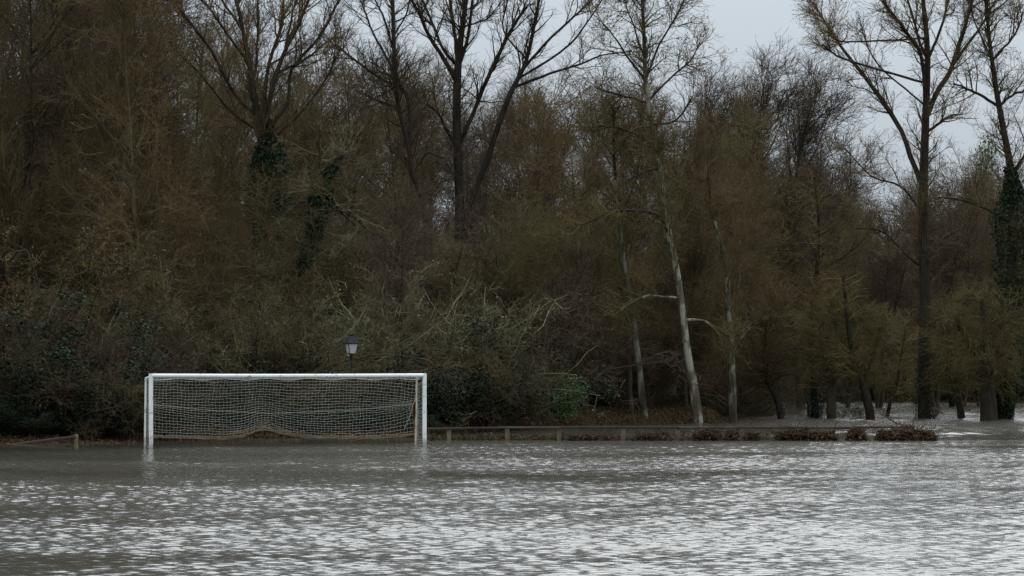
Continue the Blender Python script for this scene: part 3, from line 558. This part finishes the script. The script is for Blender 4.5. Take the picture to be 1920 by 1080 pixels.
crook('stout tangled willow stump with drooping twigs near the right edge', 117, 1855, [(1855, 787, 34), (1852, 740, 30), (1850, 690, 22), (1845, 640, 12), (1838, 560, 8)], limbs=[[(1850, 700, 10), (1875, 650, 8), (1890, 570, 5)], [(1848, 690, 8), (1815, 650, 6), (1795, 600, 4)]], n2=120, n3=900, n4=4200, droop=.5, l3=1.2)

# ------------------------------------------------------------------ woodland trees and shrubs: prototypes, then copies
def proto_tree(seed, H=15., limbs=34, t0=.12, spread=.30, up=.45, ang=44, n2=300, n3=1900, n4=6500, nleaf=900, l2=1.9, r=.13, wig=.5, fork=1, bias=None):
    rng = rng_of(seed)
    SP, SR = [], []
    for f in range(fork):
        a = np.zeros((7, 3)); a[:, 2] = np.linspace(-.3, H, 7); d = rng.normal(size=2) * (.06 if fork == 1 else .16)
        a[:, :2] = np.cumsum(rng.normal(size=(7, 2)) * H * .014, 0) + np.linspace(0, 1, 7)[:, None] ** 1.1 * d * H; a[0, :2] = 0 if fork == 1 else rng.normal(size=2) * .12
        SP.append(spline(a, 16)); SR.append(np.linspace(1, .12, 16) * r / fork ** .4)
    SP, SR = np.array(SP), np.array(SR)
    P1, R1 = sprout(SP, SR, limbs, rng, t0, .97, ang, 10, length=spread * H, K=8, up=up, wig=.22, rf=.5, rcap=.06, rtip=.012, taper=.62, bias=bias)
    tb = Bag(); tb.tubes(SP, SR, 8); tb.tubes(P1, R1, 5)
    cb = Bag(); rest = [np.array([spline(p, 8) for p in SP])[:, :], np.array([np.interp(np.linspace(0, 1, 8), np.linspace(0, 1, 16), q) for q in SR])]
    crown_from(np.concatenate([P1, rest[0]]), np.concatenate([R1, rest[1]]), rng, n2, n3, n4, cb, l2, 1.0, .48, up=up * .8, nleaf=nleaf, wig=wig, bias=bias)
    return dict(trunk=tb.mesh('trunk', [M['bark_dark']]), crown=cb.mesh('crown', [M['twig_brown'], M['leaf_olive']]), H=H)
def proto_shrub(seed, H=4., stems=14, arch=-.5, n2=110, n3=900, n4=3400, nleaf=500, l2=1.1, spread=32, leaf=.055, r=.03):
    rng = rng_of(seed); root = np.array([[[0, 0, -.3], [0, 0, .15]]], float)
    base = np.zeros((1, 2, 3)); base[0, 1, 2] = .4
    P, R = sprout(base, np.full((1, 2), r * 1.6), stems, rng, 0, .6, spread, 14, length=H * 1.15, K=9, up=.25, wig=.75, rf=.7, rcap=r, rtip=.007, taper=.1)
    P[:, 0, :2] += rng.normal(size=(stems, 2)) * .25; P[:, :, 2] += 0
    t = np.linspace(0, 1, 9); P[:, :, 2] += arch * H * .4 * t[None] ** 2.2; P[:, 0, 2] = -.25
    tb = Bag(); tb.tubes(P, R, 5); cb = Bag()
    crown_from(P, R, rng, n2, n3, n4, cb, l2, .7, .36, up=.05, ang=55, nleaf=nleaf, leaf=leaf, wig=.75, kq=3)
    return dict(trunk=tb.mesh('stems', [M['bark_dark']]), crown=cb.mesh('twigs', [M['twig_brown'], M['leaf_olive']]), H=H)
def proto_evergreen(seed, n=5200, H=2.6, size=.085):
    rng = rng_of(seed); base = np.zeros((1, 2, 3)); base[0, 1, 2] = .4
    P, R = sprout(base, np.full((1, 2), .05), 12, rng, 0, .6, 38, 16, length=H * 1.05, K=7, up=.35, wig=.35, rf=.7, rcap=.03, rtip=.008, taper=.1)
    P2, R2 = sprout(P, R, 90, rng, .15, 1, 55, 15, length=.8, K=4, up=.1, wig=.4, rf=.6, rcap=.012, rtip=.004)
    tb = Bag(); tb.tubes(P, R, 5); tb.tubes(P2, R2, 3); cb = Bag()
    i = rng.integers(0, 90, n); k = rng.integers(1, 4, n); c = P2[i, k] + rng.normal(size=(n, 3)) * .13
    cb.leaves(c, size, rng, 0, droop=.4)
    return dict(trunk=tb.mesh('stems', [M['bark_dark']]), crown=cb.mesh('foliage', [M['evergreen']]), H=H)

PT = {'tall': proto_tree('tall', 16, 36, .14, .24, .6, 38, r=.15), 'fine': proto_tree('fine', 14, 40, .1, .26, .5, 42, n4=7500, r=.1, nleaf=1400),
      'broad': proto_tree('broad', 12, 34, .22, .38, .4, 48, fork=2, r=.15, nleaf=500), 'swept': proto_tree('swept', 12, 34, .25, .36, .5, 42, n4=7000, r=.16, nleaf=60, bias=(.28, 0, .15)),
      'leafy': proto_tree('leafy', 12, 36, .1, .3, .25, 52, n4=6000, nleaf=3200, r=.1), 'willow': proto_tree('willow', 11, 32, .28, .34, .05, 55, n4=7500, nleaf=1500, fork=2, r=.14, l2=2.2)}
PS = {'arching': proto_shrub('arching', 4.2, nleaf=800), 'bushy': proto_shrub('bushy', 3.4, 18, -.25, nleaf=1300), 'wiry': proto_shrub('wiry', 3.8, 16, .1, nleaf=60, n4=3800, spread=26), 'leafy': proto_shrub('leafyshrub', 4.5, 16, -.3, nleaf=3200, n4=2400)}
PE = {'holly': proto_evergreen('holly'), 'laurel': proto_evergreen('laurel', 4600, 2.2, .1)}

def place(proto, name, label, cat, group, X, Y, height, rot, mats, names=('trunk', 'crown'), sx=1.0, z=None):
    s = height / proto['H']; z0 = float(ground_z(X, Y)) if z is None else z
    root = empty(name, (X, Y, z0)); root.rotation_euler = (0, 0, rot); root.scale = (s * sx, s * sx, s); tag(root, label, cat, group)
    for key, nm in zip(('trunk', 'crown'), names):
        o = bpy.data.objects.new(nm, proto[key]); COL.objects.link(o); o.parent = root
        for k, sl in enumerate(o.material_slots):
            sl.link = 'OBJECT'; sl.material = M[mats[0] if key == 'trunk' else mats[1 + k] if 1 + k < len(mats) else mats[-1]]
    return root

SKY_X = [-150, 0, 250, 330, 450, 560, 620, 700, 780, 900, 1000, 1080, 1150, 1250, 1330, 1420, 1520, 1570, 1610, 1680, 1760, 1850, 2000]
SKY_Y = [-260, -220, -160, -60, 60, 110, 110, 110, 110, 120, 120, 130, 150, 170, 170, 160, 170, 230, 320, 330, 300, 270, 260]
def zone_of(px):
    for lim, w_ in ((250, 'at the dark left side of the woods'), (560, 'in the woods above the goal'), (900, 'between the lamp and the fan tree'),
                    (1160, 'in the woods left of the white trunks'), (1420, 'in the woods around the white trunks'), (9999, 'in the flooded woods at the right')):
        if px < lim: return w_
KINDW = {'brown': ('brown_tree', 'bare brown twiggy tree', ('bark_olive', 'twig_brown', 'leaf_olive')), 'olive': ('olive_tree', 'olive-tinged tree with last leaves', ('bark_olive', 'twig_olive', 'leaf_olive')),
         'red': ('russet_tree', 'bare russet-tinged fine-twigged tree', ('bark_red', 'twig_red', 'leaf_orange')), 'dark': ('dark_tree', 'dark bare slender tree', ('bark_dark', 'twig_dark', 'leaf_olive')),
         'pale': ('grey_tree', 'grey-stemmed lichen-flecked tree', ('bark_pale', 'twig_olive', 'leaf_olive'))}
def wood():
    rng = rng_of('wood7'); cnt = 0
    def one(px, Y, protos, kinds, top=None, low=0., zone=None):
        X = wx(px, Y); z0 = float(ground_z(X, Y))
        if 360 < px < 650 and Y < 109: top = rng.uniform(330, 460)
        if 690 < px < 1010 and Y < 119: top = rng.uniform(370, 470)
        if 1060 < px < 1420 and Y < 113.5: Y = rng.uniform(114.5, 120); X = wx(px, Y); z0 = float(ground_z(X, Y))
        if 1060 < px < 1420 and Y < 121: top = rng.uniform(260, 420)
        sk = np.interp(px, SKY_X, SKY_Y) + (rng.uniform(0, 130) if top is None else 0)
        if top is not None: sk = top
        h = max(4.5, wz(sk, Y) - z0); h = min(h, 24)
        kd = kinds[rng.integers(len(kinds))]; pr = protos[rng.integers(len(protos))]; nm, wd, ms = KINDW[kd]
        zn = zone or zone_of(px)
        place(PT[pr], nm, f'{wd} {zn}', 'tree', f'{nm.replace("_", " ")}s {zn}', X, Y, h, rng.uniform(0, 6.28), ms, sx=np.clip(rng.uniform(.85, 1.15) * (13 / h) ** .35, .6, 1.4))
    # three loose ranks through the left and middle woods
    for rank, (Y0, Y1, n) in enumerate(((97, 108, 17), (110, 128, 24), (130, 158, 26), (158, 190, 26))):
        for k in range(n):
            px = -110 + 1540 * (k + rng.uniform(.1, .9)) / n; Y = rng.uniform(Y0, Y1)
            if Y < np.interp(wx(px, Y), *SHORE) + 3: Y = np.interp(wx(px, Y), *SHORE) + rng.uniform(3, 14)
            if px < 330: one(px, Y, ['tall', 'fine', 'leafy'], ['brown', 'brown', 'dark', 'red', 'olive'])  # dark kind only on this side: lens falloff put into twig colour
            elif px < 1000: one(px, Y, ['fine', 'tall', 'leafy', 'broad'], ['brown', 'olive', 'brown', 'olive', 'pale', 'red'], top=None if rank else rng.uniform(260, 470))
            else: one(px, Y, ['fine', 'leafy', 'tall'], ['olive', 'brown', 'brown', 'red'], top=None if rank else rng.uniform(300, 480))
    # wind-swept crowns on the skyline
    for px, Y, tp in ((1345, 139, 215), (1440, 142, 190), (1530, 146, 200)):
        X = wx(px - 25, Y); nm, wd, ms = KINDW['dark']
        place(PT['swept'], 'windswept_tree', f'{["leftmost", "middle", "rightmost"][(px - 1345) // 90]} of three wind-swept bare trees on the skyline', 'tree', 'wind-swept trees on the skyline', X, Y, wz(tp, Y) - float(ground_z(X, Y)), .1 * (px % 7), ms, sx=1.1)
    # flooded wood at the right, then the far bank
    for k in range(15):
        px = 1425 + 560 * (k + rng.uniform(.1, .9)) / 15; one(px, rng.uniform(148, 166), ['willow', 'fine', 'willow', 'broad'], ['olive', 'brown', 'brown', 'red'], top=rng.uniform(330, 520))
    for k in range(24):
        px = 1340 + 680 * (k + rng.uniform(.1, .9)) / 24; one(px, rng.uniform(174, 200), ['fine', 'broad', 'leafy', 'tall'], ['brown', 'red', 'brown', 'dark'], top=np.interp(px, SKY_X, SKY_Y) + rng.uniform(0, 150), zone='on the far bank beyond the flooded woods')
wood()

ORD = ['leftmost', 'second from left', 'third from left', 'fourth from left', 'fifth from left', 'sixth from left', 'seventh from left', 'eighth from left', 'ninth from left', 'tenth from left', 'eleventh from left', 'twelfth from left', 'thirteenth from left', 'fourteenth from left', 'fifteenth from left', 'sixteenth from left']
def number(groups):
    for g in groups:
        m = sorted((o for o in bpy.data.objects if o.get('group') == g), key=lambda o: o.location.x / o.location.y)
        if 1 < len(m) <= len(ORD):
            for o, w_ in zip(m, ORD): o['label'] = w_ + ' ' + o['label']
def shrubs():
    rng = rng_of('shrubs3')
    W = {'lichen': ('lichen_shrub', 'pale lichen-covered shrub', ('twig_lichen', 'twig_mixed', 'lichen_tuft')), 'dark': ('dark_shrub', 'dark tangled shrub', ('bark_olive', 'twig_dark', 'leaf_olive')), 'brown': ('brown_shrub', 'brown twiggy shrub', ('bark_dark', 'twig_shrub', 'leaf_olive')),
         'purple': ('russet_shrub', 'purplish-brown fine-twigged shrub', ('bark_red', 'twig_red', 'leaf_brown')), 'orange': ('leafy_shrub', 'shrub still holding orange-brown leaves', ('bark_dark', 'twig_shrub', 'leaf_orange')),
         'olive': ('olive_shrub', 'olive-brown tangled shrub', ('bark_olive', 'twig_shrub', 'leaf_olive'))}
    def one(px, Y, top, kd, pr, where):
        X = wx(px, Y); s = np.interp(X, *SHORE)
        if Y < s + .8 and px < 1420: Y = s + rng.uniform(.8, 2); X = wx(px, Y)
        z0 = float(ground_z(X, Y)); nm, wd, ms = W[kd]
        place(PS[pr], nm, f'{wd} {where}', 'shrub', f'{nm.replace("_", " ")}s {where}', X, Y, max(1.2, wz(top, Y) - z0), rng.uniform(0, 6.28), ms, ('stems', 'twigs'), sx=rng.uniform(.9, 1.25))
    for k in range(12): one(-60 + 330 * (k + rng.uniform(0, 1)) / 12, rng.uniform(85.6, 90), rng.uniform(500, 700), ['dark', 'dark', 'brown', 'dark'][k % 4], ['arching', 'bushy'][k % 2], 'overhanging the dark left bank')  # mostly dark twigs: left-edge vignette darkening carried by colour
    for px, tp in ((10, 380), (90, 460), (190, 520)): one(px, 95 + px % 5, tp, 'orange', 'leafy', 'on the left bank')
    for k in range(11): one(270 + 320 * (k + rng.uniform(0, 1)) / 11, rng.uniform(93, 99), rng.uniform(480, 640), ['brown', 'lichen', 'brown', 'olive'][k % 4], ['arching', 'wiry', 'bushy'][k % 3], 'behind the goal')
    for k in range(10): one(590 + 330 * (k + rng.uniform(0, 1)) / 10, rng.uniform(97, 103), rng.uniform(500, 600), ['lichen', 'olive', 'lichen', 'brown'][k % 4], ['bushy', 'arching'][k % 2], 'around the street lamp')
    for k in range(9): one(740 + 220 * (k + rng.uniform(0, 1)) / 9, rng.uniform(106, 112), rng.uniform(430, 520), 'purple', ['wiry', 'bushy'][k % 2], 'in the middle of the woods')
    for k in range(12): one(880 + 430 * (k + rng.uniform(0, 1)) / 12, rng.uniform(115, 124), rng.uniform(520, 680), ['brown', 'dark', 'brown', 'olive'][k % 4], ['wiry', 'arching', 'wiry'][k % 3], 'around the feet of the white trunks')
    for k in range(7): one(1375 + 45 * rng.uniform(0, 1), rng.uniform(112, 118), rng.uniform(640, 720), 'brown', 'wiry', 'at the wood edge by the open flood')
    for k in range(14): one(1420 + 560 * (k + rng.uniform(0, 1)) / 14, rng.uniform(175, 182), rng.uniform(660, 715), ['brown', 'olive'][k % 2], ['bushy', 'arching'][k % 2], 'along the far bank')
    for k in range(4): one(1500 + 420 * (k + rng.uniform(0, 1)) / 4, rng.uniform(120, 124), rng.uniform(755, 770), 'brown', 'wiry', 'poking from the flood among the right trunks')
    def ever(px, Y, top, mt, pr, name, label, group=None, sx=1.0):
        X = wx(px, Y); s = np.interp(X, *SHORE); Y = max(Y, s + .9); X = wx(px, Y); z0 = float(ground_z(X, Y))
        place(PE[pr], name, label, 'bush', group, X, Y, max(.7, wz(top, Y) - z0), rng.uniform(0, 6.28), ('bark_dark', mt), ('stems', 'foliage'), sx=sx)
    for k in range(7): ever(640 + 350 * (k + rng.uniform(.2, .8)) / 7, rng.uniform(94, 101), rng.uniform(630, 715), 'evergreen', ['holly', 'laurel'][k % 2], 'evergreen_bush', 'dark evergreen bush on the bank right of the goal', 'dark evergreen bushes right of the goal', 1.25)
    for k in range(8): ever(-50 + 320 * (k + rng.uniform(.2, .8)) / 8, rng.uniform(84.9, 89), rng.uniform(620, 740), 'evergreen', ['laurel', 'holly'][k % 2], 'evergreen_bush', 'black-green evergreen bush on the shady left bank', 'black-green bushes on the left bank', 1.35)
    for k in range(5): ever(300 + 280 * (k + rng.uniform(.2, .8)) / 5, rng.uniform(93, 97), rng.uniform(640, 720), 'evergreen', ['laurel', 'holly'][k % 2], 'evergreen_bush', 'dark evergreen bush seen through the goal net', 'dark evergreen bushes behind the goal net', 1.3)
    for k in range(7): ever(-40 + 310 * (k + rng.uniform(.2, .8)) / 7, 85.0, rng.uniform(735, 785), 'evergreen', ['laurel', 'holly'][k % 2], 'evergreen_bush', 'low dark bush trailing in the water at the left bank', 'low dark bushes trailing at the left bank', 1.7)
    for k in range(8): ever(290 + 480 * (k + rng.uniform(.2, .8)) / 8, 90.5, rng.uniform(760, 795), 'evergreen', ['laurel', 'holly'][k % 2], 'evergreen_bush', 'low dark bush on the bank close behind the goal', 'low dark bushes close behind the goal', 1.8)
    ever(1052, 103, 722, 'ivy_bright', 'laurel', 'ivy_clump', 'bright green ivy clump at the water edge behind the fence', sx=1.25)
    for k in range(12): ever(1420 + 560 * (k + rng.uniform(.2, .8)) / 12, rng.uniform(171, 176), rng.uniform(690, 725), 'evergreen', ['laurel', 'holly'][k % 2], 'evergreen_bush', 'low dark bush lining the far bank', 'low dark bushes along the far bank', 1.8)
    ever(1925, 117, 400, 'ivy_bright', 'holly', 'ivy_clump', 'tall green ivy mass at the right edge', sx=.55)
    number({o.get('group') for o in bpy.data.objects if o.get('category') in ('shrub', 'bush', 'tree')} - {None, 'wind-swept trees on the skyline'})
shrubs()

# ------------------------------------------------------------------ drift and weeds along the fence
def drift():
    rng = rng_of('drift')
    heaps = [(1452, 1568, 804, 'long brown leaf drift caught on the fence beside the last posts', 2600), (1588, 1624, 801, 'small brown leaf drift wrapped round a fence post', 900), (1640, 1754, 801, 'thick brown leaf drift heaped at the right end of the fence', 3000),
             (1300, 1352, 803, 'ragged brown leaf drift on the fence in front of the pale trunks', 900), (1360, 1386, 806, 'little leaf drift clinging to a fence post below the mottled trunk', 450), (1396, 1426, 808, 'thin wisp of leaf drift between two fence posts', 300),
             (1185, 1262, 811, 'low straggling leaf drift on the fence below the slim white trunk', 800), (1062, 1150, 814, 'low leaf drift on the fence near the bright ivy clump', 800)]
    for a, c, top, label, n in heaps:
        x = rng.uniform(0, 1, n); prof = (1 - np.abs(2 * x - 1) ** 9) * (.82 + .18 * np.sin(x * 21 + a) * np.sin(x * 9)); zt = wz(top, FY)
        zz = -.04 + (zt + .04) * prof * rng.uniform(0, 1, n) ** .6
        pts = np.stack([wx(a, FY) + x * (wx(c, FY) - wx(a, FY)), FY - .12 + rng.normal(size=n) * .13, zz], -1)
        b = Bag(); b.leaves(pts, .085, rng, 0, droop=.6)
        st = pts[rng.integers(0, n, n // 10)]; d = rng.normal(size=(len(st), 3)) * [.34, .15, .2]; d[:, 2] = np.abs(d[:, 2])
        b.tubes(np.stack([st, st + d * .5 + [0, 0, .02], st + d], 1), np.full((len(st), 3), .006), 3, 1)
        ob = b.obj('leaf_drift', [M['leaf_brown'], M['twig_red']], origin=(wx((a + c) / 2, FY), FY, 0)); ob.location = (wx((a + c) / 2, FY), FY, 0); tag(ob, label, 'leaf drift', 'leaf drifts on the fence', 'stuff')
    # weeds and litter
    def strip(label, name, x0, x1, Yf, n, h, mats, zmin=None, dens=None):
        px = rng.uniform(x0, x1, n); 
        if dens is not None: px = px[rng.uniform(0, 1, n) < np.interp(px, *dens)]; n = len(px)
        Y = Yf(px) + rng.normal(size=n) * .25; X = (px - CX) * Y / F; z = np.maximum(ground_z(X, Y), -.05 if zmin is None else zmin)
        p0 = np.stack([X, Y, z - .04], -1); d = rng.normal(size=(n, 3)) * .35; d[:, 2] = 1; ln = (h * rng.uniform(.3, 1, n))[:, None]
        b = Bag(); b.tubes(np.stack([p0, p0 + d * ln * .55, p0 + d * ln * .8 + rng.normal(size=(n, 3)) * [.1, .1, .03] * ln * 3], 1), np.tile([.009, .008, .005], (n, 1)), 3, 0)
        m_ = n; b.leaves(p0[rng.integers(0, n, m_)] + rng.normal(size=(m_, 3)) * [.1, .15, .02] + [0, 0, .05], .09, rng, 1); k = n // 2
        b.leaves((p0 + d * ln * rng.uniform(.3, .9, (n, 1)))[:k], .1, rng, 1)
        ob = b.obj(name, [M[mats[0]], M[mats[1]]]); tag(ob, label, 'weeds', None, 'stuff')
    strip('brown weeds and leaf litter along the drowned fence', 'fence_weeds', 805, 1440, lambda p: FY + .42 + 0 * p, 5200, .30, ('grass', 'leaf_brown'), dens=([800, 1000, 1180, 1440], [1, .6, .3, .22]))
    strip('dead grass and leaf litter on the bank behind the goal', 'bank_litter', 240, 830, lambda p: np.interp((p - CX) * 87 / F, *SHORE) + .1 + rng.uniform(-.4, 1.3, len(p)), 5200, .16, ('grass', 'leaf_brown'))
    strip('dark litter fringing the water at the left bank', 'bank_litter', -60, 250, lambda p: 84.2 + rng.uniform(-.3, 1., len(p)), 1800, .14, ('grass', 'leaf_brown'))
    strip('dead leaves and thin stems on the low bank among the white trunks', 'bank_litter', 990, 1425, lambda p: np.interp((p - CX) * 110 / F, *SHORE) + rng.uniform(-.3, 8, len(p)), 5200, .3, ('grass', 'leaf_brown'))
    # fallen branch resting on the fence
    root = empty('fallen_branch', P3(1690, 800, FY - .1)); tag(root, 'bare fallen branch propped on the fence above the end leaf drift', 'branch'); o = root.location[:]
    A = spline([P3(1652, 776, 88.2), P3(1672, 788, 87.6), P3(1692, 798, 87.0), P3(1712, 805, 86.7), P3(1740, 812, 86.5)], 12); R = np.linspace(.018, .03, 12)
    Bq = spline([P3(1708, 803, 86.8), P3(1713, 790, 86.9), P3(1718, 772, 87.1)], 12)
    b = Bag(); b.tubes([A, Bq], [R, np.linspace(.02, .006, 12)], 6); b.obj('stem', [M['bark_red']], root, o)
    q, r = sprout(np.array([A, Bq]), np.array([R, np.linspace(.02, .006, 12)]), 26, rng, .0, .9, 45, 15, length=.6, K=4, up=.3, wig=.4, rf=.5, rcap=.009, rtip=.003); b = Bag(); b.tubes(q, r, 3); b.obj('twigs', [M['twig_red']], root, o)
drift()
print('tris', sum(len(m.polygons) * 2 for m in bpy.data.meshes), 'objects', len(bpy.data.objects))
